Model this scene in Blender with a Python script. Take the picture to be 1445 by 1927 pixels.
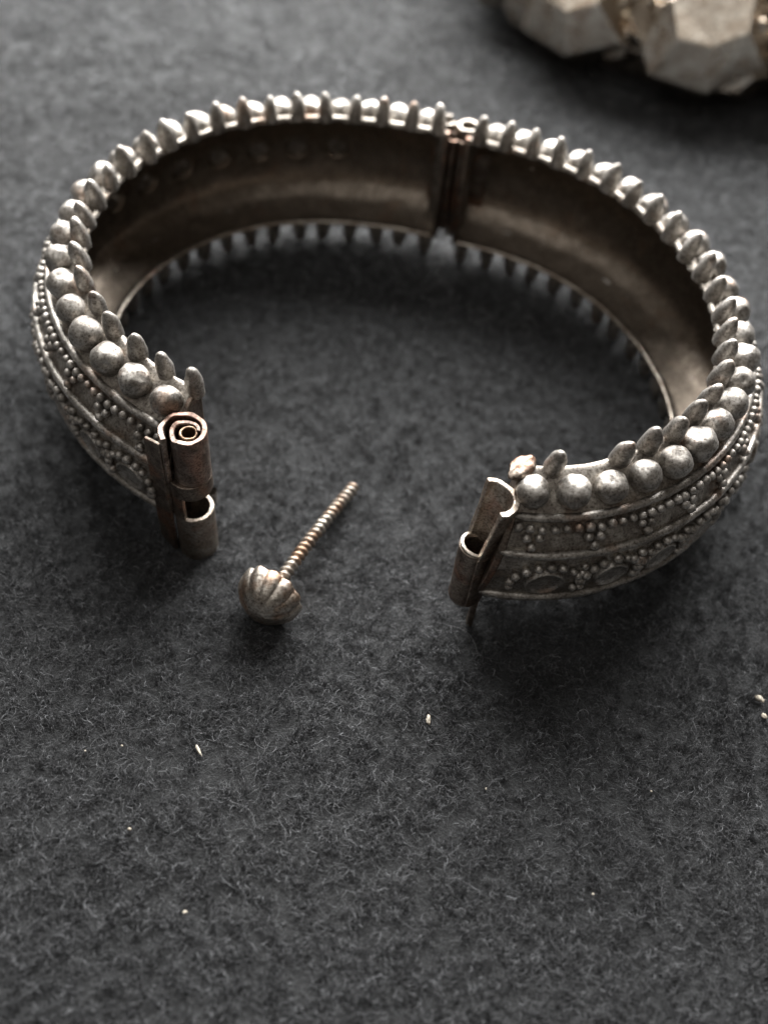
import bpy, bmesh, math, random
import numpy as np
from mathutils import Vector, Matrix, noise

for o in list(bpy.data.objects):
    bpy.data.objects.remove(o)
random.seed(7)
RNG = np.random.default_rng(11)
SC = bpy.context.scene
COL = SC.collection
MM = 0.001
FELT = 22.3                      # height of the bead circle above the cloth, mm

# ------------------------------------------------------------------ camera
cd = bpy.data.cameras.new('camera')
cam = bpy.data.objects.new('camera', cd)
COL.objects.link(cam)
cam.matrix_world = (Matrix.Translation((0, -0.10922, 0.08459 + FELT * MM))
                    @ Matrix.Rotation(math.pi / 2 - 0.91974, 4, 'X')
                    @ Matrix.Rotation(0.10879, 4, 'Z'))
cd.sensor_fit = 'VERTICAL'
cd.sensor_height = 7.3
cd.lens = 7.3 * 1900.0 / 1927.0
cd.clip_start = 0.005
cd.clip_end = 20
cd.dof.use_dof = True
cd.dof.focus_distance = 0.1145
cd.dof.aperture_fstop = 2.7
SC.camera = cam

# ------------------------------------------------------------------ light
world = bpy.data.worlds.new('World')
SC.world = world
world.use_nodes = True
wb = world.node_tree.nodes['Background']
wb.inputs[0].default_value = (1.0, 0.86, 0.72, 1)
wb.inputs[1].default_value = 0.085

def area_light(name, loc, target, sx, sy, power, col):
    ld = bpy.data.lights.new(name, 'AREA')
    ld.shape = 'RECTANGLE'
    ld.size, ld.size_y = sx, sy
    ld.energy = power
    ld.color = col
    lo = bpy.data.objects.new(name, ld)
    COL.objects.link(lo)
    lo.location = loc
    d = Vector(target) - Vector(loc)
    lo.rotation_euler = d.to_track_quat('-Z', 'Y').to_euler()
    return lo

area_light('window_light', (-0.01, 0.31, 0.235), (-0.02, 0.02, 0.0), 0.52, 0.30, 12.8, (1.0, 0.99, 0.975))
area_light('ceiling_bounce', (-0.35, -0.45, 1.15), (0, 0, 0), 1.3, 1.1, 4.2, (1.0, 0.98, 0.95))

SC.render.engine = 'CYCLES'
SC.view_settings.view_transform = 'Standard'
SC.view_settings.look = 'None'
SC.view_settings.exposure = 0.0
SC.view_settings.gamma = 1.0
SC.cycles.max_bounces = 8

# ------------------------------------------------------------------ materials
def new_mat(name):
    m = bpy.data.materials.new(name)
    m.use_nodes = True
    nt = m.node_tree
    nt.nodes.clear()
    out = nt.nodes.new('ShaderNodeOutputMaterial')
    b = nt.nodes.new('ShaderNodeBsdfPrincipled')
    nt.links.new(b.outputs[0], out.inputs[0])
    return m, nt, b

def tex(nt, kind, vec, scale, **kw):
    n = nt.nodes.new(kind)
    n.inputs['Scale'].default_value = scale
    for k, v in kw.items():
        n.inputs[k].default_value = v
    nt.links.new(vec, n.inputs['Vector'])
    return n

def ramp(nt, fac, stops):
    r = nt.nodes.new('ShaderNodeValToRGB')
    while len(r.color_ramp.elements) < len(stops):
        r.color_ramp.elements.new(0.5)
    for e, (p, c) in zip(r.color_ramp.elements, stops):
        e.position = p
        e.color = (*c, 1) if len(c) == 3 else c
    nt.links.new(fac, r.inputs[0])
    return r

def mix(nt, fac, a, b):
    m = nt.nodes.new('ShaderNodeMix')
    m.data_type = 'RGBA'
    nt.links.new(fac, m.inputs[0])
    for s, v in ((m.inputs[6], a), (m.inputs[7], b)):
        if isinstance(v, tuple):
            s.default_value = (*v, 1)
        else:
            nt.links.new(v, s)
    return m.outputs[2]

def metal(name, light, dark, copper, rough=(0.42, 0.62), bump=0.5, dark_lo=0.42, copper_lo=0.58, pit=True):
    m, nt, b = new_mat(name)
    g = nt.nodes.new('ShaderNodeNewGeometry')
    sc = nt.nodes.new('ShaderNodeVectorMath')
    sc.operation = 'SCALE'
    nt.links.new(g.outputs['Position'], sc.inputs[0])
    sc.inputs['Scale'].default_value = 1000.0
    v = sc.outputs[0]
    n1 = tex(nt, 'ShaderNodeTexNoise', v, 0.45, Detail=6, Roughness=0.62)
    n2 = tex(nt, 'ShaderNodeTexNoise', v, 0.28, Detail=3, Roughness=0.5)
    n3 = tex(nt, 'ShaderNodeTexNoise', v, 3.2, Detail=5, Roughness=0.7)
    c = mix(nt, ramp(nt, n1.outputs[0], [(dark_lo, (0, 0, 0)), (dark_lo + 0.22, (1, 1, 1))]).outputs[0], dark, light)
    f = ramp(nt, n2.outputs[0], [(copper_lo, (0, 0, 0)), (copper_lo + 0.14, (0.75, 0.75, 0.75))]).outputs[0]
    c = mix(nt, f, c, copper)
    sp = ramp(nt, n3.outputs[0], [(0.33, (0.16, 0.14, 0.13)), (0.41, (0.62, 0.60, 0.58)), (0.55, (1, 1, 1)), (0.72, (1.25, 1.25, 1.25))]).outputs[0]
    mu = nt.nodes.new('ShaderNodeMix')
    mu.data_type = 'RGBA'
    mu.blend_type = 'MULTIPLY'
    mu.inputs[0].default_value = 1.0
    nt.links.new(c, mu.inputs[6])
    nt.links.new(sp, mu.inputs[7])
    nt.links.new(mu.outputs[2], b.inputs['Base Color'])
    b.inputs['Metallic'].default_value = 1.0
    mr = nt.nodes.new('ShaderNodeMapRange')
    mr.inputs[1].default_value, mr.inputs[2].default_value = 0.3, 0.7
    mr.inputs[3].default_value, mr.inputs[4].default_value = rough[1], rough[0]
    nt.links.new(n1.outputs[0], mr.inputs[0])
    nt.links.new(mr.outputs[0], b.inputs['Roughness'])
    bp = nt.nodes.new('ShaderNodeBump')
    bp.inputs['Strength'].default_value = bump
    bp.inputs['Distance'].default_value = 0.00012
    nt.links.new(n3.outputs[0], bp.inputs['Height'])
    nt.links.new(bp.outputs[0], b.inputs['Normal'])
    return m

M_SILVER = metal('oxidised_silver', (0.60, 0.575, 0.54), (0.31, 0.29, 0.265), (0.40, 0.28, 0.21))
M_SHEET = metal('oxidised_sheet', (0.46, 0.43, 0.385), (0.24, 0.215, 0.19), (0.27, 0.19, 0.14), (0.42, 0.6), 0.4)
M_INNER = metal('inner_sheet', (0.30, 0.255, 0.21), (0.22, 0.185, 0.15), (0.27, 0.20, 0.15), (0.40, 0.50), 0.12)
M_CLASP = metal('clasp_metal', (0.33, 0.28, 0.235), (0.15, 0.12, 0.10), (0.34, 0.19, 0.13), (0.38, 0.55), 0.35, copper_lo=0.5)
M_RIM = metal('worn_rim', (0.62, 0.57, 0.50), (0.36, 0.30, 0.25), (0.52, 0.33, 0.26), (0.36, 0.5), 0.45)
M_BRASS = metal('brass', (0.62, 0.46, 0.22), (0.33, 0.22, 0.10), (0.50, 0.30, 0.16), (0.25, 0.4), 0.3)
M_SOCKET = metal('socket_metal', (0.46, 0.34, 0.23), (0.28, 0.19, 0.13), (0.44, 0.26, 0.17), (0.36, 0.5), 0.4)
M_RIMC = metal('coppery_sheet', (0.48, 0.41, 0.36), (0.22, 0.17, 0.145), (0.44, 0.27, 0.21), (0.38, 0.55), 0.4, copper_lo=0.47)
M_SCREW = metal('screw_metal', (0.60, 0.56, 0.50), (0.36, 0.32, 0.28), (0.44, 0.27, 0.17), (0.36, 0.5), 0.35, copper_lo=0.5)
M_STUD = metal('bright_silver', (0.88, 0.82, 0.72), (0.60, 0.52, 0.43), (0.48, 0.38, 0.29), (0.14, 0.30), 0.25, copper_lo=0.5)

def felt_material(name, col_a, col_b, bumpy):
    m, nt, b = new_mat(name)
    g = nt.nodes.new('ShaderNodeNewGeometry')
    sc = nt.nodes.new('ShaderNodeVectorMath')
    sc.operation = 'SCALE'
    nt.links.new(g.outputs['Position'], sc.inputs[0])
    sc.inputs['Scale'].default_value = 1000.0
    n1 = tex(nt, 'ShaderNodeTexNoise', sc.outputs[0], 1.3, Detail=5, Roughness=0.7)
    n0 = tex(nt, 'ShaderNodeTexNoise', sc.outputs[0], 0.05, Detail=3, Roughness=0.5)
    c = mix(nt, ramp(nt, n1.outputs[0], [(0.35, (0, 0, 0)), (0.66, (1, 1, 1))]).outputs[0], col_a, col_b)
    nt.links.new(c, b.inputs['Base Color'])
    b.inputs['Roughness'].default_value = 0.75
    b.inputs['Specular IOR Level'].default_value = 0.35
    if bumpy:
        b.inputs['Sheen Weight'].default_value = 0.15
        b.inputs['Sheen Roughness'].default_value = 0.5
        b.inputs['Sheen Tint'].default_value = (0.8, 0.85, 0.9, 1)
        n2 = tex(nt, 'ShaderNodeTexNoise', sc.outputs[0], 3.0, Detail=6, Roughness=0.7)
        bp = nt.nodes.new('ShaderNodeBump')
        bp.inputs['Strength'].default_value = 0.9
        bp.inputs['Distance'].default_value = 0.0006
        nt.links.new(n2.outputs[0], bp.inputs['Height'])
        nt.links.new(bp.outputs[0], b.inputs['Normal'])
    return m

M_FELT = felt_material('felt', (0.006, 0.0061, 0.0063), (0.016, 0.0162, 0.0167), True)
M_FIBRE = felt_material('felt_fibre', (0.030, 0.0308, 0.0325), (0.106, 0.109, 0.115), False)
nt = M_FIBRE.node_tree
hi = nt.nodes.new('ShaderNodeHairInfo')
pb = [n for n in nt.nodes if n.type == 'BSDF_PRINCIPLED'][0]
old = pb.inputs['Base Color'].links[0].from_socket
k_ = ramp(nt, hi.outputs['Random'], [(0.0, (0.22, 0.22, 0.22)), (0.6, (0.68, 0.68, 0.68)), (0.9, (1.7, 1.7, 1.7)), (1.0, (3.6, 3.6, 3.6))])
mu_ = nt.nodes.new('ShaderNodeMix')
mu_.data_type = 'RGBA'
mu_.blend_type = 'MULTIPLY'
mu_.inputs[0].default_value = 1.0
nt.links.new(old, mu_.inputs[6])
nt.links.new(k_.outputs[0], mu_.inputs[7])
nt.links.new(mu_.outputs[2], pb.inputs['Base Color'])
pb.inputs['Roughness'].default_value = 0.5
pb.inputs['Specular IOR Level'].default_value = 0.5

m, nt, b = new_mat('pale_lint')
b.inputs['Base Color'].default_value = (0.50, 0.45, 0.37, 1)
b.inputs['Roughness'].default_value = 0.7
b.inputs['Subsurface Weight'].default_value = 0.2
b.inputs['Subsurface Radius'].default_value = (0.001, 0.0008, 0.0006)
M_LINT = m

# ------------------------------------------------------------------ mesh helpers (mm in, m out; z measured from the cloth)
def mesh_obj(name, verts, faces, mat, parent=None, smooth=True, mesh_name=None):
    me = bpy.data.meshes.new(mesh_name or name)
    me.from_pydata([(v[0] * MM, v[1] * MM, v[2] * MM) for v in verts], [], faces)
    me.update()
    if smooth:
        me.polygons.foreach_set('use_smooth', [True] * len(me.polygons))
    me.materials.append(mat)
    o = bpy.data.objects.new(name, me)
    COL.objects.link(o)
    if parent:
        o.parent = parent
    return o

def fix_normals(o):
    bm = bmesh.new()
    bm.from_mesh(o.data)
    bmesh.ops.recalc_face_normals(bm, faces=bm.faces)
    bm.to_mesh(o.data)
    bm.free()
    return o

def sharp(o, deg=35):
    o.data.set_sharp_from_angle(angle=math.radians(deg))
    return o

def empty(name, loc_mm):
    o = bpy.data.objects.new(name, None)
    o.location = Vector(loc_mm) * MM
    o.empty_display_size = 0.005
    COL.objects.link(o)
    return o

def tag(o, label, cat, group=None):
    o['label'] = label
    o['category'] = cat
    if group:
        o['group'] = group
    return o

def adopt(o, parent):
    """parent an object whose mesh is in world millimetres"""
    o.parent = parent
    o.matrix_parent_inverse = Matrix.Translation(-parent_loc(parent))
    return o

def parent_loc(p):
    v = Vector((0, 0, 0))
    while p:
        v += p.location
        p = p.parent
    return v

def frame_from(z):
    z = Vector(z).normalized()
    a = Vector((0, 0, 1)) if abs(z.z) < 0.9 else Vector((0, 1, 0))
    x = a.cross(z).normalized()
    return x, z.cross(x), z

def arc_tube(name, A, B, face, R, th, a0, a1, mat, n=40, wob=0.03, rings=8, R2=None):
    """pipe wall of an arc section a0..a1 (degrees from the `face` direction) swept from A to B"""
    A, B = Vector(A), Vector(B)
    ax = (B - A).normalized()
    x = Vector(face)
    x = (x - ax * x.dot(ax)).normalized()
    y = ax.cross(x)
    full = abs(a1 - a0) >= 359.9
    k = n if full else n + 1
    vs, fs = [], []
    for j in range(rings + 1):
        c = A.lerp(B, j / rings)
        for (rr0) in (R, R - th):
            for i in range(k):
                a = math.radians(a0 + (a1 - a0) * i / n)
                rr = rr0 if R2 is None else rr0 + (R2 - R) * j / rings
                p = c + (x * math.cos(a) + y * math.sin(a)) * rr
                w = noise.noise_vector(p * 0.9) * wob
                vs.append(p + w)
    def idx(j, s, i):
        return j * 2 * k + s * k + (i % k)
    m_ = n
    for j in range(rings):
        for i in range(m_):
            fs.append((idx(j, 0, i), idx(j, 0, i + 1), idx(j + 1, 0, i + 1), idx(j + 1, 0, i)))
            fs.append((idx(j, 1, i + 1), idx(j, 1, i), idx(j + 1, 1, i), idx(j + 1, 1, i + 1)))
        if not full:
            for i in (0, n):
                fs.append((idx(j, 0, i), idx(j + 1, 0, i), idx(j + 1, 1, i), idx(j, 1, i)))
    for j in (0, rings):
        for i in range(m_):
            fs.append((idx(j, 0, i), idx(j, 1, i), idx(j, 1, i + 1), idx(j, 0, i + 1)))
    o = mesh_obj(name, vs, fs, mat)
    fix_normals(o)
    sharp(o, 40)
    bv = o.modifiers.new('bevel', 'BEVEL')
    bv.width = 0.00012
    bv.segments = 2
    bv.limit_method = 'ANGLE'
    bv.angle_limit = math.radians(40)
    return o

def disc_solid(name, A, B, R, mat, n=32, dome=0.0):
    A, B = Vector(A), Vector(B)
    x, y, z = frame_from(B - A)
    vs, fs = [], []
    prof = [(A, R), (A.lerp(B, 0.85), R), (B, R * 0.9)]
    for c, r in prof:
        for i in range(n):
            a = 2 * math.pi * i / n
            vs.append(c + (x * math.cos(a) + y * math.sin(a)) * r)
    for j in range(2):
        for i in range(n):
            fs.append((j * n + i, j * n + (i + 1) % n, (j + 1) * n + (i + 1) % n, (j + 1) * n + i))
    fs.append(tuple(range(2 * n, 3 * n)))
    fs.append(tuple(reversed(range(n))))
    return sharp(fix_normals(mesh_obj(name, vs, fs, mat)), 50)

def box_between(name, pts_a, pts_b, mat, bev=0.15):
    """prism between two polygons with the same number of corners"""
    n = len(pts_a)
    vs = list(pts_a) + list(pts_b)
    fs = [tuple(range(n)), tuple(range(n, 2 * n))]
    for i in range(n):
        fs.append((i, (i + 1) % n, n + (i + 1) % n, n + i))
    o = fix_normals(mesh_obj(name, vs, fs, mat, smooth=True))
    sharp(o, 30)
    bv = o.modifiers.new('bevel', 'BEVEL')
    bv.width = bev * MM
    bv.segments = 2
    return o

# ------------------------------------------------------------------ the cloth
S = 0.7
gx = 60
vs = [(-350 + 700 * i / gx, -250 + 700 * j / gx, 0) for j in range(gx + 1) for i in range(gx + 1)]
fs = [(j * (gx + 1) + i, j * (gx + 1) + i + 1, (j + 1) * (gx + 1) + i + 1, (j + 1) * (gx + 1) + i) for j in range(gx) for i in range(gx)]
felt = mesh_obj('felt_cloth', vs, fs, M_FELT)
felt['kind'] = 'structure'

def value_noise(x, y, cell, seed):
    r = np.random.default_rng(seed).random((256, 256))
    u, v = x / cell, y / cell
    i, j = np.floor(u).astype(int), np.floor(v).astype(int)
    fu, fv = u - i, v - j
    fu, fv = fu * fu * (3 - 2 * fu), fv * fv * (3 - 2 * fv)
    i0, i1, j0, j1 = i % 256, (i + 1) % 256, j % 256, (j + 1) % 256
    return (r[i0, j0] * (1 - fu) * (1 - fv) + r[i1, j0] * fu * (1 - fv) + r[i0, j1] * (1 - fu) * fv + r[i1, j1] * fu * fv)

def fibres(n_try, y0, y1, xl0, xr0, xl1, xr1, rad, length, hgt):
    y = RNG.uniform(y0, y1, n_try)
    f = (y - y0) / (y1 - y0)
    x = (xl0 + (xl1 - xl0) * f) + RNG.random(n_try) * ((xr0 + (xr1 - xr0) * f) - (xl0 + (xl1 - xl0) * f))
    d = 0.45 * value_noise(x, y, 0.95, 1) + 0.55 * value_noise(x, y, 0.5, 2)
    keep = RNG.random(n_try) < np.clip((d - 0.40) * 4.6, 0.02, 1)
    x, y, d = x[keep], y[keep], d[keep]
    n = len(x)
    K = 7
    flow = 2 * math.pi * 1.5 * value_noise(x, y, 4.5, 3)
    a0 = flow + RNG.normal(0, 1.9, n)
    L = length * RNG.gamma(4.0, 0.25, n)
    curl = RNG.normal(0, 1.5, n)
    h = hgt * (0.05 + 1.5 * d) * (0.85 + 0.3 * value_noise(x, y, 9.0, 5)) * RNG.gamma(2.5, 0.4, n)
    end = RNG.uniform(-0.2, 0.9, n)
    P = np.empty((n, K, 3))
    px, py = x.copy(), y.copy()
    for k in range(K):
        t = k / (K - 1)
        P[:, k, 0], P[:, k, 1] = px, py
        P[:, k, 2] = -0.05 + h * (np.sin(math.pi * min(1, t * 1.05) * 0.8) * 1.0 - 0.0) * (1 - t * (1 - np.clip(end, 0.1, 1)))
        a = a0 + curl * t + 0.3 * RNG.normal(0, 1, n)
        px = px + np.cos(a) * L / (K - 1)
        py = py + np.sin(a) * L / (K - 1)
    r = rad * RNG.uniform(0.6, 1.3, n)
    R = np.repeat(r[:, None], K, 1) * np.linspace(1, 0.55, K)[None]
    return P, R

sets = [fibres(520000, -105, 10, -44, 54, -72, 66, 0.022, 1.05, 0.62),
        fibres(150000, 10, 70, -72, 66, -98, 84, 0.042, 1.9, 0.6),
        fibres(110000, 70, 150, -98, 84, -125, 105, 0.055, 2.2, 0.7),
        fibres(380, -105, 60, -44, 54, -85, 80, 0.020, 3.6, 0.9)]
P = np.concatenate([s[0] for s in sets])
R = np.concatenate([s[1] for s in sets])
hc = bpy.data.hair_curves.new('felt_fibres')
hc.add_curves([P.shape[1]] * P.shape[0])
hc.attributes['position'].data.foreach_set('vector', (P * MM).astype(np.float32).ravel())
ra = hc.attributes.get('radius') or hc.attributes.new('radius', 'FLOAT', 'POINT')
ra.data.foreach_set('value', (R * MM).astype(np.float32).ravel())
hc.materials.append(M_FIBRE)
fo = bpy.data.objects.new('felt_fibres', hc)
COL.objects.link(fo)
fo['kind'] = 'stuff'
fo['label'] = 'short dark grey wool fibres matted over the felt'
fo['category'] = 'fibres'

# ------------------------------------------------------------------ the open bracelet: centre lines of its two halves
HALF = {
    'L': ([-1.7895, -3.2269, -1.7539, 12.8831, 32.043, -22.5983, -41.3371], [0.6904, -1.243, 4.3638, 13.5113, -18.063, -43.1055, 11.5257], 50.0),
    'R': ([0.778, 0.6852, 3.4661, -3.732, -33.0228, 5.6887, 41.8763], [3.1424, -0.3907, -4.3706, 14.782, 1.5828, -47.7834, -6.5509], 48.2)}

def base(half, t):
    cx, cy, ln = HALF[half]
    tc = min(1.0, max(-1.0, t))
    p = Vector((np.polyval(cx, tc), np.polyval(cy, tc), 0))
    d = Vector((np.polyval(np.polyder(cx), tc), np.polyval(np.polyder(cy), tc), 0)).normalized()
    n = Vector((d.y, -d.x, 0))
    if half == 'L':
        n = Vector((d.y, -d.x, 0))
        n = -n if n.dot(p - Vector((-10, -2, 0))) < 0 else n
    else:
        n = -n if n.dot(p - Vector((10, -8, 0))) < 0 else n
    if t != tc:
        s = (t - tc) * ln
        bend = -0.0155 * s * s
        p = p + d * s + n * bend
        d = (d + n * (-0.031 * s) * 1).normalized()
        n2 = Vector((d.y, -d.x, 0))
        n = n2 if n2.dot(n) > 0 else -n2
    return p, d, n

def pos(half, t, r, z):
    """t along the half (-1 hinge .. 1 clasp), r outward of the bead circle, z relative to it -> world mm"""
    ln = HALF[half][2]
    if half == 'R' and t > 0.8:                       # its clasp end slants
        w = min(1.0, (t - 0.8) / 0.2)
        t = t + w * 0.13 * (-z - 1.0) / ln
    p, d, n = base(half, t)
    q = p + n * r
    return Vector((q.x, q.y, z + FELT))

MID = -9.75
UP = [(-3.35, 0.05), (-3.1, 0.55), (-2.5, 0.62), (-1.3, 0.0), (0.0, -0.95), (1.2, -1.75), (1.9, -2.45), (2.65, -3.6), (3.5, -5.1), (4.05, -6.3), (4.45, -8.0)]
LOW = [(4.5, -11.6), (4.4, -13.0), (4.05, -14.6), (3.4, -15.4), (2.6, -16.15), (1.9, -16.7), (1.2, -17.1), (0.0, -17.6), (-1.3, -18.05), (-2.5, -18.35), (-3.1, -18.25), (-3.35, -17.75)]
OUT = UP + [(4.6, MID)] + LOW

def catmull(pts, m):
    res = []
    P_ = [pts[0]] + pts + [pts[-1]]
    for i in range(1, len(P_) - 2):
        for k in range(m):
            t = k / m
            q = []
            for c in (0, 1):
                p0, p1, p2, p3 = P_[i - 1][c], P_[i][c], P_[i + 1][c], P_[i + 2][c]
                q.append(0.5 * (2 * p1 + (p2 - p0) * t + (2 * p0 - 5 * p1 + 4 * p2 - p3) * t * t + (3 * p1 - p0 - 3 * p2 + p3) * t ** 3))
            res.append(tuple(q))
    res.append(pts[-1])
    return res

PROF = catmull(OUT, 4)
PZ = np.array([p[1] for p in PROF][8:-8])[::-1]
PR = np.array([p[0] for p in PROF][8:-8])[::-1]

def rz(z):
    return float(np.interp(z, PZ, PR))

def surf(half, t, z, lift=0.0):
    """point on the outer side face and its outward normal"""
    r = rz(z)
    dr = (rz(z + 0.3) - rz(z - 0.3)) / 0.6
    nn = Vector((1, -dr)).normalized()
    p = pos(half, t, r + nn.x * lift, z + nn.y * lift)
    _, d, n = base(half, t)
    nor = (n * nn.x + Vector((0, 0, nn.y))).normalized()
    return p, nor, d

bracelet = empty('hinged_bracelet', (0, 0, 0))
tag(bracelet, 'open hinged silver bracelet with beads, prongs and granulation lying on dark felt', 'bracelet')

# end positions (mm past the outermost beads)
END = {'L': (3.7, 2.1), 'R': (3.7, 1.35)}

def tof(half, s_from_clasp):
    return 1.0 - s_from_clasp / HALF[half][2]

def make_band(half):
    ln = HALF[half][2]
    t0 = -1 - END[half][0] / ln
    t1 = 1 + END[half][1] / ln
    NT = 300
    nrm = []
    npf = len(PROF)
    for i in range(npf):
        a, b_ = PROF[max(0, i - 1)], PROF[min(npf - 1, i + 1)]
        v = Vector((b_[0] - a[0], b_[1] - a[1])).normalized()
        nrm.append(Vector((-v.y, v.x)))               # pointing inside
        if nrm[-1].dot(Vector((0 - PROF[i][0] - 1, MID - PROF[i][1]))) < 0:
            nrm[-1] = -nrm[-1]
    TH = 0.6
    inner = [Vector((PROF[i][0], PROF[i][1])) + nrm[i] * TH for i in range(npf)]
    for _ in range(14):
        inner = [inner[0], inner[1]] + [(inner[i - 1] + inner[i] * 2 + inner[i + 1]) / 4 for i in range(2, npf - 2)] + [inner[-2], inner[-1]]
    inner = [inner[i] - Vector(PROF[i]) for i in range(npf)]
    vs, fs = [], []
    dimples = []
    if half == 'L':
        dimples = [(-0.72 + 0.118 * k, -8.9) for k in range(7)] + [(0.12, -7.6), (0.25, -7.4)]
    else:
        dimples = [(-0.1, -7.6), (0.12, -7.6), (0.33, -7.4)]
    kk = 2 * npf
    ts = [t0 + (t1 - t0) * j / NT for j in range(NT + 1)]
    for t in ts:
        for side in (0, 1):
            for i in range(npf):
                r, z = PROF[i]
                lip = math.exp(-min(i, npf - 1 - i) / 2.5)
                w = noise.noise(Vector((t * 34, i * 0.05 + (9 if half == 'L' else 3), 1.7)))
                w2 = noise.noise(Vector((t * 90, (0 if i < npf / 2 else 7), 4.2)))
                r += lip * (0.28 * w + 0.22 * w2)
                z += (0.22 * w2 * lip) * (1 if i < npf / 2 else -1)
                r += 0.10 * noise.noise(Vector((t * 14, i * 0.12, 8.8)))
                if side:
                    k_ = 0.0
                    zz = z
                    for (td, zd) in dimples:
                        dd = math.hypot((t - td) * ln * 1.1, zz - zd)
                        if dd < 2.6:
                            k_ -= 1.6 / (1 + math.exp((dd - 1.4) * 8)) - 0.22 * math.exp(-((dd - 2.0) / 0.35) ** 2)
                    k_ += 0.05 * noise.noise(Vector((t * 16, i * 0.10, 2.2)))
                    r, z = r + inner[i].x + nrm[i].x * k_, z + inner[i].y + nrm[i].y * k_
                vs.append(pos(half, t, r, z))
    def ix(j, s, i):
        return j * kk + s * npf + i
    hole = (-0.885, -5.2) if half == 'R' else None
    for j in range(NT):
        for i in range(npf - 1):
            if hole and abs((ts[j] - hole[0]) * ln) < 0.28 and abs(PROF[i][1] - hole[1]) < 0.45:
                continue
            fs.append((ix(j, 0, i), ix(j + 1, 0, i), ix(j + 1, 0, i + 1), ix(j, 0, i + 1)))
            fs.append((ix(j, 1, i), ix(j, 1, i + 1), ix(j + 1, 1, i + 1), ix(j + 1, 1, i)))
        for i in (0, npf - 1):
            fs.append((ix(j, 0, i), ix(j, 1, i), ix(j + 1, 1, i), ix(j + 1, 0, i)))
    for j in (0, NT):
        for i in range(npf - 1):
            fs.append((ix(j, 0, i), ix(j, 0, i + 1), ix(j, 1, i + 1), ix(j, 1, i)))
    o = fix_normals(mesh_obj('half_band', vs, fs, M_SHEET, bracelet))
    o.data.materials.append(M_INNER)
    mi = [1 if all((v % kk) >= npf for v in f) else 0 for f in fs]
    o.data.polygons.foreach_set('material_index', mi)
    return o

def tube_along(name, half, r, z, rad, t0, t1, mat, parent, n=220, seg=10, seed=0.0):
    vs, fs = [], []
    for j in range(n + 1):
        t = t0 + (t1 - t0) * j / n
        c = pos(half, t, r, z + 0.10 * noise.noise(Vector((t * 9, seed, 0))))
        _, d, nn = base(half, t)
        rr = rad * (1 + 0.16 * noise.noise(Vector((t * 60, seed, 3))))
        taper = min(1.0, (n - j) / 3 + 0.35)
        for k in range(seg):
            a = 2 * math.pi * k / seg
            q = c + nn * (math.cos(a) * rr * taper) + Vector((0, 0, math.sin(a) * rr * taper))
            q += noise.noise_vector(q * 2.2) * 0.05
            vs.append(q)
    for j in range(n):
        for k in range(seg):
            fs.append((j * seg + k, j * seg + (k + 1) % seg, (j + 1) * seg + (k + 1) % seg, (j + 1) * seg + k))
    fs.append(tuple(range(seg)))
    fs.append(tuple(range(n * seg, (n + 1) * seg)))
    return fix_normals(mesh_obj(name, vs, fs, mat, parent))

def lumpy_sphere(name, R, sub, amp, seed, mat, squash=1.0, flat=None, dents=()):
    bm = bmesh.new()
    bmesh.ops.create_icosphere(bm, subdivisions=sub, radius=1.0)
    for v in bm.verts:
        p = v.co.copy()
        k = 1 + amp * noise.noise(p * 1.3 + Vector((seed, seed * 2, 0))) + amp * 0.35 * noise.noise(p * 4 + Vector((0, seed, seed)))
        for (dx, dy, dz, wid, dep) in dents:
            q = (p - Vector((dx, dy, dz)).normalized()).length
            k -= dep * math.exp(-(q / wid) ** 2)
        v.co = Vector((p.x, p.y, p.z * squash)) * (R * k * MM)
        if flat is not None and v.co.z < flat * MM:
            v.co.z = flat * MM
    me = bpy.data.meshes.new(name)
    bm.to_mesh(me)
    bm.free()
    me.polygons.foreach_set('use_smooth', [True] * len(me.polygons))
    me.materials.append(mat)
    return me

BALLS = [lumpy_sphere('ball', 1.98, 4, a, s, M_SILVER, flat=-0.85, dents=d) for s, a, d in (
    (1.0, 0.06, ()), (4.0, 0.08, ((0.5, 0.3, 0.8, 0.5, 0.10),)), (9.0, 0.10, ((-0.6, 0.2, 0.6, 0.22, 0.14),)),
    (13.0, 0.07, ((0.1, 0.1, 1.0, 0.75, 0.12),)), (17.0, 0.12, ((0.3, -0.7, 0.5, 0.3, 0.12), (-0.4, 0.6, 0.6, 0.2, 0.1))))]
GRAN = [lumpy_sphere('granule', 0.60, 2, 0.16, s, M_SILVER) for s in (2.0, 6.0, 11.0)]

def prong_mesh(seed):
    prof = [(-0.1, 1.1), (0.6, 1.18), (1.3, 1.2), (2.0, 1.14), (2.7, 1.0), (3.3, 0.8), (3.75, 0.56), (4.02, 0.29), (4.1, 0.0)]
    vs, fs = [], []
    n = 16
    for z, r in prof[:-1]:
        for k in range(n):
            a = 2 * math.pi * k / n
            p = Vector((math.cos(a) * r * 1.0, math.sin(a) * r * 0.92, z))
            p += noise.noise_vector(p * 0.8 + Vector((seed * 5, 0, seed))) * 0.16
            vs.append(p)
    vs.append(Vector((0.05, 0.02, 4.1)))
    m_ = len(prof) - 1
    for j in range(m_ - 1):
        for k in range(n):
            fs.append((j * n + k, j * n + (k + 1) % n, (j + 1) * n + (k + 1) % n, (j + 1) * n + k))
    for k in range(n):
        fs.append(((m_ - 1) * n + k, (m_ - 1) * n + (k + 1) % n, len(vs) - 1))
    me = bpy.data.meshes.new('prong')
    me.from_pydata([v * MM for v in vs], [], fs)
    me.polygons.foreach_set('use_smooth', [True] * len(me.polygons))
    me.materials.append(M_SILVER)
    return me

PRONGS = [prong_mesh(s) for s in (1.0, 2.0, 3.0, 4.0)]

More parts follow.
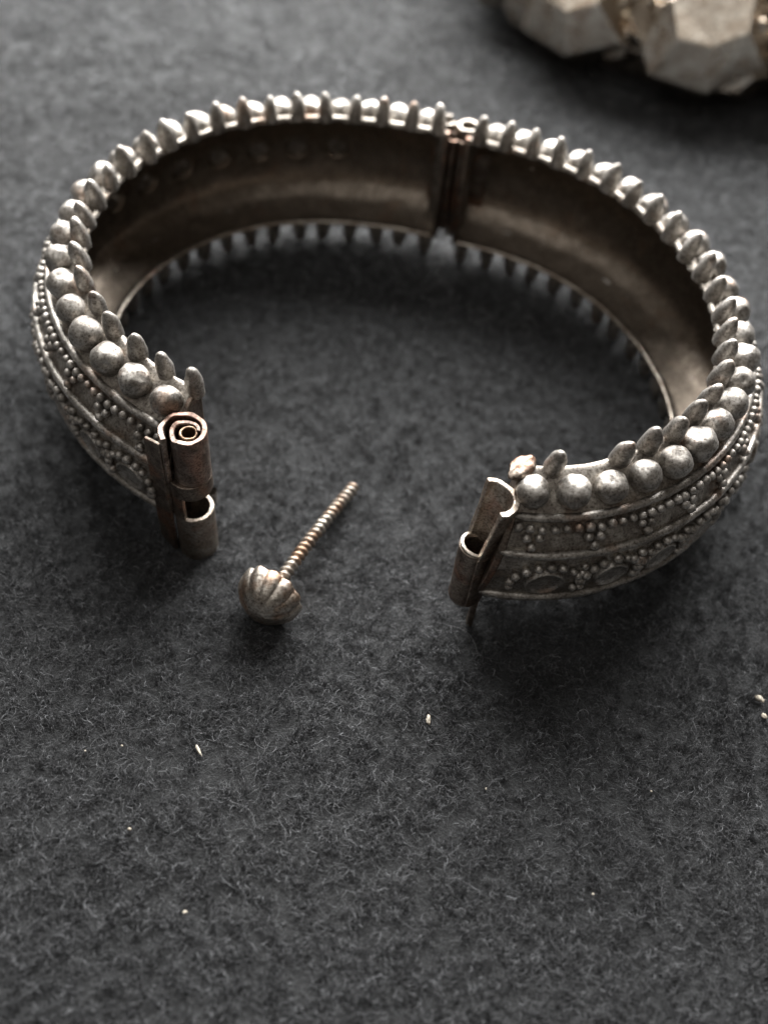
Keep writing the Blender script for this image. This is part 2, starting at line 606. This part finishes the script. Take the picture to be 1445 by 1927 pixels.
def place(name, me, p, parent, z_axis=None, scale=1.0, spin=None):
    o = bpy.data.objects.new(name, me)
    COL.objects.link(o)
    o.parent = parent
    q = Vector(z_axis).to_track_quat('Z', 'Y') if z_axis is not None else Matrix.Identity(3).to_quaternion()
    from mathutils import Quaternion
    q = q @ Quaternion((0, 0, 1), random.uniform(0, 6.28) if spin is None else spin)
    o.matrix_basis = Matrix.LocRotScale(Vector(p) * MM, q, Vector((scale, scale, scale)))
    return o

def granule_batch(parent, pts):
    """granules that cannot be made out singly: one joined part"""
    src = GRAN[0]
    vv = np.empty(len(src.vertices) * 3)
    src.vertices.foreach_get('co', vv)
    vv = vv.reshape(-1, 3)
    ff = [tuple(p.vertices) for p in src.polygons]
    vs, fs = [], []
    for p in pts:
        o0 = len(vs)
        vs += [tuple(v / MM + np.array(p)) for v in vv]
        fs += [tuple(i + o0 for i in f) for f in ff]
    o = mesh_obj('granulation', vs, fs, M_SILVER, parent)
    o['kind'] = 'stuff'
    return o

def disc_mesh():
    vs, fs = [], []
    n = 28
    prof = [(2.2, -0.4), (2.2, 0.30), (2.06, 0.44), (1.9, 0.42), (1.78, 0.25), (0.9, 0.24), (0.0, 0.25)]
    for r, z in prof[:-1]:
        for k in range(n):
            a = 2 * math.pi * k / n
            w = 1 + 0.03 * math.sin(2 * a + 0.4) + 0.015 * math.sin(5 * a)
            vs.append((math.cos(a) * r * w, math.sin(a) * r * w, z + 0.02 * math.sin(3 * a)))
    vs.append((0, 0, 0.25))
    for j in range(len(prof) - 2):
        for k in range(n):
            fs.append((j * n + k, j * n + (k + 1) % n, (j + 1) * n + (k + 1) % n, (j + 1) * n + k))
    j = len(prof) - 2
    for k in range(n):
        fs.append((j * n + k, j * n + (k + 1) % n, len(vs) - 1))
    me = bpy.data.meshes.new('medallion')
    me.from_pydata([tuple(c * MM for c in v) for v in vs], [], fs)
    me.polygons.foreach_set('use_smooth', [True] * len(me.polygons))
    me.materials.append(M_SILVER)
    return me

DISC = disc_mesh()

def dress_band(half, band):
    ln = HALF[half][2]
    t0 = -1 - (END[half][0] - 0.3) / ln
    t1 = 1 + (END[half][1] + 0.2) / ln
    for q, (r, z, rad) in enumerate(((1.95, -2.35, 0.52), (4.2, -6.3, 0.55), (4.2, -14.6, 0.55), (1.95, -16.75, 0.5))):
        tube_along('ridge_wire', half, r, z, rad, t0, t1, M_SILVER, band, seed=q * 3.1 + (0 if half == 'L' else 20))
    tube_along('rim_edge', half, -3.3, -17.8, 0.34, t0, t1, M_RIM, band, seed=40.0)
    # beads and prongs along both rims
    for i in range(23):
        t = -1 + 2 * i / 22
        j = random.uniform(-0.07, 0.07)
        place('ball', random.choice(BALLS), pos(half, t, 0.05 + j, -0.15 + random.uniform(-0.1, 0.1)), band, base(half, t)[2] * 0.65 + Vector((0, 0, 0.75)), random.uniform(0.91, 1.04))
        place('ball', random.choice(BALLS), pos(half, t, 0.05 - j, -18.35), band, base(half, t)[2] * 0.65 - Vector((0, 0, 0.75)), random.uniform(0.95, 1.03))
    for i in range(24):
        t = -1 + 2 * (i - 0.5) / 22
        for up in (1, -1):
            if up == 1 and half == 'R' and i in (21, 23):
                continue
            zc = 0.1 if up == 1 else -18.1
            p = pos(half, t, -2.75 + random.uniform(-0.12, 0.12), zc)
            _, d, n = base(half, t)
            lean = 0.15 + random.uniform(-0.08, 0.10) if up == 1 else 0.1
            ax = Vector((0, 0, up)) + n * lean + d * random.uniform(-0.12, 0.12)
            place('prong', random.choice(PRONGS), p, band, ax, random.uniform(0.9, 1.06) if up == 1 else random.uniform(0.97, 1.05))
    # granules: a string under the first wire with hanging triangles; mirrored below
    near, far = [], []
    step = 1.13
    K = int((2 * ln + 2) / step)
    for k in range(K):
        s = -0.6 + k * step + random.uniform(-0.06, 0.06)
        t = tof(half, s)
        if t < -1:
            break
        items = [(s, -3.42)]
        if k % 5 == 1:
            items += [(s - 0.05, -4.35)]
        if k % 5 == 2:
            items += [(s - 0.05, -4.35), (s - step * 0.5, -5.25)]
        for (ss, z) in items:
            tt = tof(half, ss)
            p, nor, d = surf(half, tt, z + random.uniform(-0.1, 0.1), 0.40)
            (near if tt > 0.16 else far).append((p, nor))
            far.append((surf(half, tt, -15.7, 0.28)[0], None)) if z > -4 else None
    # medallions ringed by granules
    s = 2.5 if half == 'L' else 3.4
    MZ = -10.9
    while tof(half, s) > -0.97:
        t = tof(half, s)
        p, nor, d = surf(half, t, MZ, 0.05)
        q = place('medallion', DISC, p, band, nor, random.uniform(0.95, 1.04), spin=0)
        for a in range(-20, 210, 22):
            ar = math.radians(a + random.uniform(-3, 3))
            ss, z = s + math.cos(ar) * 2.85, MZ + math.sin(ar) * 3.0
            tt = tof(half, ss)
            if tt > 1.02:
                continue
            pp, no, _ = surf(half, tt, z, 0.36)
            (near if tt > 0.2 else far).append((pp, no))
        for dz in (1.6, 2.7):
            pp, no, _ = surf(half, tof(half, s + 2.95), MZ + dz, 0.25)
            (near if tof(half, s) > 0.2 else far).append((pp, no))
        s += 5.85
    for p, no in near:
        place('granule', random.choice(GRAN), p, band, no, random.uniform(0.8, 1.08))
    granule_batch(band, [p for p, _ in far])
    return len(near)

bands = {}
for h in ('L', 'R'):
    bands[h] = make_band(h)
    print('near granules', h, dress_band(h, bands[h]))

# plates that close the band ends
def end_plate(half, s, at_clasp, thick, mat=M_CLASP, grow=0.25):
    ln = HALF[half][2]
    sg = 1 if at_clasp else -1
    A, B = [], []
    pts = [PROF[i] for i in range(0, len(PROF), 4)]
    pts = [(r + grow * (1 if r > 0 else 0), z) for r, z in pts]
    for (r, z) in pts:
        A.append(pos(half, sg * (1 + s / ln), r, z))
        B.append(pos(half, sg * (1 + (s + thick) / ln), r, z))
    return box_between('end_plate', A, B, mat)

for h in ('L', 'R'):
    for atc in (True, False):
        o = end_plate(h, END[h][1 if atc else 0] - 0.25, atc, 0.75)
        o.parent = bands[h]

# ------------------------------------------------------------------ hinge at the back
hinge = empty('hinge', (0, 0, 0))
hinge.parent = bracelet
def W(x, y, z):
    return Vector((x, y, z + FELT))
pl, dl, nl = base('L', -1 - 3.6 / 50.0)
pr, dr_, nr_ = base('R', -1 - 3.6 / 48.2)
mid = (pl + pr) * 0.5
out = (nl + nr_).normalized()
hc_ = mid + out * 0.6
tang = Vector((-out.y, out.x, 0))
if tang.x < 0:
    tang = -tang
for (z0, z1) in ((0.45, -5.0), (-5.3, -14.0), (-14.3, -18.6)):
    o = arc_tube('hinge_knuckle', W(hc_.x + tang.x * 0.9, hc_.y + tang.y * 0.9, z0), W(hc_.x + tang.x * 0.9, hc_.y + tang.y * 0.9, z1), out, 1.7, 0.6, 0, 360, M_SHEET, wob=0.1)
    o.parent = hinge
o = disc_solid('hinge_pin', W(hc_.x + tang.x * 0.9, hc_.y + tang.y * 0.9, -18.5), W(hc_.x + tang.x * 0.9, hc_.y + tang.y * 0.9, -0.9), 1.05, M_CLASP)
o.parent = hinge
o = arc_tube('hinge_scroll', W(hc_.x - tang.x * 2.3, hc_.y - tang.y * 2.3, 0.7), W(hc_.x - tang.x * 2.3, hc_.y - tang.y * 2.3, -18.3), -tang, 1.5, 0.5, -140, 110, M_SHEET, wob=0.1)
o.parent = hinge
for sgn in (-1, 1):
    c = mid - out * 1.6 + tang * (sgn * 0.75)
    o = arc_tube('hinge_lip', W(c.x, c.y, -0.9), W(c.x + out.x * 0.6, c.y + out.y * 0.6, -17.2), -out, 0.62, 0.3, -100, 100, M_CLASP)
    o.parent = hinge
c = mid + out * 2.9
o = box_between('hinge_back', [W(*(c + tang * a)[:2], -1.2) for a in (-4.6, 4.6)] + [W(*(c + tang * a + out * 0.6)[:2], -1.2) for a in (4.6, -4.6)],
                [W(*(c + tang * a)[:2], -16.9) for a in (-4.6, 4.6)] + [W(*(c + tang * a + out * 0.6)[:2], -16.9) for a in (4.6, -4.6)], M_CLASP)
o.parent = hinge

# ------------------------------------------------------------------ left clasp end: two barrels with a gap
lc = empty('clasp_barrel', (0, 0, 0))
lc.parent = bracelet
lc['label'] = 'double barrel clasp end with a brass lined screw hole'
pL, dL, nL = base('L', 1 + 4.3 / 50.0)
BX = Vector((-23.0, -36.2, 0))
toband = (base('L', 1.02)[0] + nL * 1.6 - BX).normalized()
def LC(z, off=Vector((0, 0, 0))):
    return W(BX.x + off.x - 0.012 * (z + 1) * 0, BX.y + off.y, z)
face = -toband
def spiral_barrel(name, z0, z1, a0, turns, r0, r1, th, shift, mat):
    vs, fs = [], []
    n = 90
    fx = face
    fy = Vector((-face.y, face.x, 0))
    for z in (z0, z1):
        for i in range(n + 1):
            f = i / n
            a = math.radians(a0 + 360 * turns * f)
            r = r0 + (r1 - r0) * f ** 1.15
            c = BX + shift * f
            for rr in (r, r - th * (1 - 0.25 * f)):
                p = c + (fx * math.cos(a) + fy * math.sin(a)) * rr
                w = noise.noise_vector(p * 0.45) * 0.16
                zz = z + (0.4 * noise.noise(p * 0.6) - 0.3 * f if z == z0 else 0)
                vs.append(W(p.x + w.x, p.y + w.y, zz))
    m_ = 2 * (n + 1)
    for i in range(n):
        q = 2 * i
        fs += [(q, q + 1, q + 3, q + 2), (m_ + q, m_ + q + 2, m_ + q + 3, m_ + q + 1),
               (q, q + 2, m_ + q + 2, m_ + q), (q + 1, m_ + q + 1, m_ + q + 3, q + 3)]
    for q in (0, 2 * n):
        fs.append((q, m_ + q, m_ + q + 1, q + 1))
    o = fix_normals(mesh_obj(name, vs, fs, mat))
    sharp(o, 40)
    bv = o.modifiers.new('bevel', 'BEVEL')
    bv.width = 0.00012
    bv.segments = 2
    bv.limit_method = 'ANGLE'
    bv.angle_limit = math.radians(40)
    return o
# the sheet starts at the front of the band side, goes round the back and curls in
cam_side = Vector((-0.72, -0.69, 0))
a_start = math.degrees(math.atan2(cam_side.dot(Vector((-face.y, face.x, 0))), cam_side.dot(face)))
o = spiral_barrel('rolled_barrel', -0.05, -7.6, a_start, -1.6, 2.95, 1.45, 0.66, face * 0.35 + Vector((0.25, 0.1, 0)), M_RIMC); o.parent = lc
o = arc_tube('barrel_sleeve', LC(-7.62), LC(-10.0), face, 2.62, 0.85, 0, 360, M_CLASP); o.parent = lc
o = arc_tube('barrel_back', LC(-10.02), LC(-14.2), toband, 2.5, 0.7, -115, 60, M_CLASP); o.parent = lc
o = arc_tube('lower_barrel', LC(-14.22), LC(-22.4), face, 2.42, 0.58, 0, 360, M_RIM); o.parent = lc
o = arc_tube('brass_thread', LC(-0.5, face * 0.35 + Vector((0.25, 0.1, 0))), LC(-9.8, face * 0.35 + Vector((0.25, 0.1, 0))), face + Vector((0, 0, 0)), 1.05, 0.3, 0, 360, M_SOCKET, wob=0.1); o.parent = lc
# side strips that fix the barrel to the band
side = Vector((-toband.y, toband.x, 0))
for sg in (-1, 1):
    a = BX + toband * 0.8 + side * (sg * 2.5)
    b_ = BX + toband * 3.4 + side * (sg * 2.7)
    w = side * (sg * 0.55)
    o = box_between('side_strip', [W(a.x, a.y, -1.2), W(b_.x, b_.y, -1.9), W(b_.x + w.x, b_.y + w.y, -1.9), W(a.x + w.x, a.y + w.y, -1.2)],
                    [W(a.x, a.y, -21.4), W(b_.x, b_.y, -20.4), W(b_.x + w.x, b_.y + w.y, -20.4), W(a.x + w.x, a.y + w.y, -21.4)], M_CLASP)
    o.parent = lc

# ------------------------------------------------------------------ right clasp end: open trough above one tube
rc = empty('clasp_tube', (0, 0, 0))
rc.parent = bracelet
rc['label'] = 'clasp end with an open trough above a round tube'
A0 = W(12.9, -40.2, -0.7)
A1 = W(10.8, -41.3, -9.3)
A2 = W(10.5, -42.2, -17.6)
ends = base('R', 1.0)[1]
TB = Vector((0.95, 0.30, 0)).normalized()
o = arc_tube('trough', A0 - TB * 1.2, A1 - TB * 0.2, TB, 2.9, 0.72, -92, 92, M_RIM, R2=2.25, wob=0.12); o.parent = rc
o = arc_tube('trough_floor', A1 + Vector((0, 0, 0.15)), A2, TB, 2.3, 0.5, -100, 100, M_CLASP); o.parent = rc
o = arc_tube('tube', A1 + (A0 - A1).normalized() * 0.3, A2, ends, 1.95, 0.52, 0, 360, M_CLASP, R2=1.75); o.parent = rc
o = arc_tube('tube_rim', A1 + (A0 - A1).normalized() * 0.55, A1 + (A0 - A1).normalized() * 0.2, ends, 1.97, 0.5, 0, 360, M_RIM, rings=2); o.parent = rc
o = place('tube_foot', lumpy_sphere('tube_foot', 1.85, 3, 0.05, 3.0, M_CLASP), A2 + Vector((0.1, 0, 0.2)), rc)
f0, f1 = W(12.1, -42.9, -14.5), W(11.9, -43.6, -22.2)
o = box_between('flange', [f0 + Vector((-0.35, -0.5, 0)), f0 + Vector((0.35, -0.5, 0)), f0 + Vector((0.35, 0.7, 0)), f0 + Vector((-0.35, 0.7, 0))],
                [f1 + Vector((-0.4, -0.5, 0)), f1 + Vector((0.4, -0.5, 0)), f1 + Vector((0.4, 0.6, 0)), f1 + Vector((-0.4, 0.6, 0))], M_CLASP)
o.parent = rc
# the worn, flattened prong and torn rim at this end
me = lumpy_sphere('worn_prong', 1.35, 4, 0.28, 5.0, M_CLASP, 0.8)
t = 1 + 1.6 / 48.2
o = place('worn_prong', me, pos('R', t, -2.3, 0.7), bands['R'], (0.1, -0.1, 1), 1.0, 0.25)
o.scale = (1.5, 0.9, 0.62)

# ------------------------------------------------------------------ the clasp screw
hd = Vector((-12.3, -44.6, 3.75))
tip = Vector((-4.2, -24.9, 1.35))
ax = (tip - hd).normalized()
screw = empty('clasp_screw', (hd.x, hd.y, 0))
tag(screw, 'small loose screw pin with a swirled dome head between the clasp ends', 'screw')
X, Y, Z = frame_from(ax)
vs, fs = [], []
NA, NP = 144, 40
RH, DH = 4.05, 3.7
LOB = 12
for j in range(NP + 1):
    ph = (j / NP) * math.pi * 0.5                       # 0 pole, pi/2 rim
    for i in range(NA):
        a = 2 * math.pi * i / NA
        tw = a + 0.12 * ph
        g_ = abs(math.sin(tw * LOB / 2))
        depth = 0.115 * max(0, math.sin(ph) - 0.12) * (1 - (1 - min(1, g_ * 1.5)) ** 0 * 0)
        k = 1 + depth * (g_ ** 0.55 - 0.8)
        rr = RH * math.sin(ph) * k
        hh = -DH * math.cos(ph) * (1 + 0.3 * depth * (g_ ** 0.55 - 0.8))
        if j == NP:
            hh += 0.35 * (g_ ** 0.7 - 0.5)
        p = X * (rr * math.cos(a)) + Y * (rr * math.sin(a)) + Z * hh
        vs.append(hd + p * (1 + 0.035 * noise.noise(p * 0.35 + Vector((3, 1, 7))) + 0.012 * noise.noise(p * 1.6)))
b0 = NP * NA
for (fr, hh) in ((0.92, 0.25), (0.7, -0.25), (0.25, -0.45)):
    for i in range(NA):
        a = 2 * math.pi * i / NA
        vs.append(hd + (X * math.cos(a) + Y * math.sin(a)) * (RH * fr) + Z * hh)
rows = NP + 4
for j in range(rows - 1):
    for i in range(NA):
        fs.append((j * NA + i, j * NA + (i + 1) % NA, (j + 1) * NA + (i + 1) % NA, (j + 1) * NA + i))
fs.append(tuple(range((rows - 1) * NA, rows * NA)))
head = fix_normals(mesh_obj('knob_head', vs, fs, M_SCREW))
adopt(head, screw)
# threaded shaft
vs, fs = [], []
n, per = 22, 10
pitch = 0.90
L_ = (tip - hd).length + 0.3
turns = int(L_ / pitch)
st = turns * per
for j in range(st + 1):
    s = -0.45 + (L_ + 0.15) * j / st
    for i in range(n):
        a = 2 * math.pi * i / n
        ph = (s / pitch - i / n) * 2 * math.pi
        w = 0.5 + 0.5 * math.cos(ph)
        r = (0.55 + 0.36 * w ** 0.8) * (1 + 0.10 * noise.noise(Vector((s * 1.3, math.cos(a), math.sin(a) + 3))))
        if s > L_ - 1.0:
            r *= max(0.55, 1 - 0.45 * (s - (L_ - 1.0)))
        if s < 1.0:
            r = 0.78
        vs.append(hd + Z * s + X * (0.28 * math.sin(math.pi * max(0, s) / L_)) + (X * math.cos(a) + Y * math.sin(a)) * r)
for j in range(st):
    for i in range(n):
        fs.append((j * n + i, j * n + (i + 1) % n, (j + 1) * n + (i + 1) % n, (j + 1) * n + i))
fs.append(tuple(range(n)))
fs.append(tuple(range(st * n, (st + 1) * n)))
shaft = fix_normals(mesh_obj('threaded_shaft', vs, fs, M_SCREW))
adopt(shaft, screw)

# ------------------------------------------------------------------ second bracelet behind
C2 = Vector((54.5, 127.5, 0))
b2 = empty('studded_bracelet', tuple(C2))
tag(b2, 'chunky silver bracelet with large faceted studs, lying behind the open one', 'bracelet')
prof2 = catmull([(38.0, 1.0), (40.5, 0.3), (42.5, 2.5), (43.8, 8), (44.2, 15), (43.8, 22), (42.5, 27.5), (40.5, 29.7), (38, 29)], 3)
prof2 = prof2 + [(38.6, 24), (39.2, 15), (38.6, 6)]
vs, fs = [], []
n2, k2 = 160, len(prof2)
for j in range(n2):
    a = 2 * math.pi * j / n2
    for (r, z) in prof2:
        vs.append((C2.x + r * math.cos(a), C2.y + r * math.sin(a), z))
for j in range(n2):
    for i in range(k2):
        fs.append((j * k2 + i, ((j + 1) % n2) * k2 + i, ((j + 1) % n2) * k2 + (i + 1) % k2, j * k2 + (i + 1) % k2))
band2 = fix_normals(mesh_obj('band', vs, fs, M_SHEET))
adopt(band2, b2)

def stud_mesh(seed):
    rn = random.Random(seed)
    bm = bmesh.new()
    def ring(x, sc, n, j):
        r = []
        for i in range(n):
            a = 2 * math.pi * (i + 0.5) / n
            k = 1 + rn.uniform(-j, j)
            r.append(bm.verts.new(((x + rn.uniform(-j, j) * 3) * MM, math.cos(a) * 10.5 * sc * k * MM, math.sin(a) * 11.5 * sc * k * MM)))
        return r
    n = 7
    rings = [ring(-3.5, 0.95, n, 0.0), ring(2.5, 1.08, n, 0.07), ring(9.0, 0.62, n, 0.10)]
    for A_, B_ in zip(rings, rings[1:]):
        for i in range(n):
            bm.faces.new((A_[i], A_[(i + 1) % n], B_[(i + 1) % n], B_[i]))
    bm.faces.new(rings[2])
    bm.faces.new(rings[0][::-1])
    bmesh.ops.recalc_face_normals(bm, faces=bm.faces)
    bmesh.ops.triangulate(bm, faces=[f for f in bm.faces if len(f.verts) == 4 and rn.random() < 0.6])
    bmesh.ops.bevel(bm, geom=list(bm.edges), offset=0.3 * MM, segments=2, affect='EDGES', profile=0.6)
    me = bpy.data.meshes.new('faceted_stud')
    bm.to_mesh(me)
    bm.free()
    me.materials.append(M_STUD)
    return me

STUD = [stud_mesh(q) for q in (3, 8, 12)]
BEAD = lumpy_sphere('bead', 1.9, 3, 0.06, 2.5, M_STUD)
for k in range(12):
    a = math.radians(-96 + 30 * k)
    o = bpy.data.objects.new('faceted_stud', STUD[k % 3])
    COL.objects.link(o)
    o.parent = b2
    o.location = Vector((43.6 * math.cos(a), 43.6 * math.sin(a), 13.0)) * MM
    o.scale = (1.15, 1.15, 1.05)
    o.rotation_euler = (random.uniform(-0.05, 0.05), -0.92 + random.uniform(-0.12, 0.12), a + random.uniform(-0.05, 0.05))
    am = a + math.radians(15)
    for q in range(7 if k % 2 == 0 else 0):
        z = 3 + 4.0 * q
        rr = 44.6 - 1.5 * ((z - 15) / 12) ** 2
        place('bead', BEAD, (rr * math.cos(am), rr * math.sin(am), z), b2)
    for q in range(3):                                  # small facets under the gaps
        ang = am + math.radians(random.uniform(-5, 5))
        o = bpy.data.objects.new('small_facet', STUD[(k + q) % 3])
        COL.objects.link(o)
        o.parent = b2
        sc_ = random.uniform(0.38, 0.6)
        o.scale = (sc_, sc_, sc_)
        o.location = Vector((44.0 * math.cos(ang), 44.0 * math.sin(ang), random.uniform(6, 16))) * MM
        o.rotation_euler = (random.uniform(0, 3), random.uniform(-0.5, 0.3), ang + random.uniform(-0.3, 0.3))
    for q in range(10):                                 # little flower of granules beside each bead column
        aa = 2 * math.pi * q / 10
        ang = am + 0.085 * math.cos(aa)
        z = 20 + 3.6 * math.sin(aa)
        place('bead', BEAD, (48.5 * math.cos(ang), 48.5 * math.sin(ang), z - 4), b2, None, random.uniform(0.5, 0.85))

# ------------------------------------------------------------------ lint and crumbs on the felt
def crumb(x, y, lx, ly, lz, rot, seed, label, group=None):
    me = lumpy_sphere('lint_crumb', 1.0, 3, 0.5, seed, M_LINT)
    o = bpy.data.objects.new('lint_crumb', me)
    COL.objects.link(o)
    o.location = (x * MM, y * MM, 0.45 * MM)
    o.scale = (lx, ly, lz)
    o.rotation_euler = (0, 0.2, rot)
    tag(o, label, 'lint', group)

crumb(47.0, -49.9, 0.55, 0.33, 0.25, -0.5, 1.0, 'larger cream crumb beside a second crumb on the felt')
crumb(47.2, -52.1, 0.33, 0.36, 0.22, 0.4, 2.0, 'smaller cream crumb beside a larger crumb on the felt')
crumb(7.7, -57.3, 0.26, 0.62, 0.25, 0.1, 3.0, 'single tan seed shaped crumb on the felt in front of the screw')
crumb(-17.6, -63.9, 0.16, 0.75, 0.16, 0.6, 4.0, 'thin pale splinter of lint on the felt')
GL = 'tiny pale speck of lint caught in the dark felt'
for (x, y, s) in ((-29.8, -65.5, 0.13), (-23.0, -73.5, 0.2), (-15.5, -81.2, 0.22), (14.5, -64.8, 0.13), (26.0, -75.0, 0.14), (-38, 41, 0.3), (-26, -64.4, 0.12), (33, -63, 0.12)):
    crumb(x, y, s * 0.75, s, s * 0.7, random.uniform(0, 3), x, GL, 'tiny lint specks')
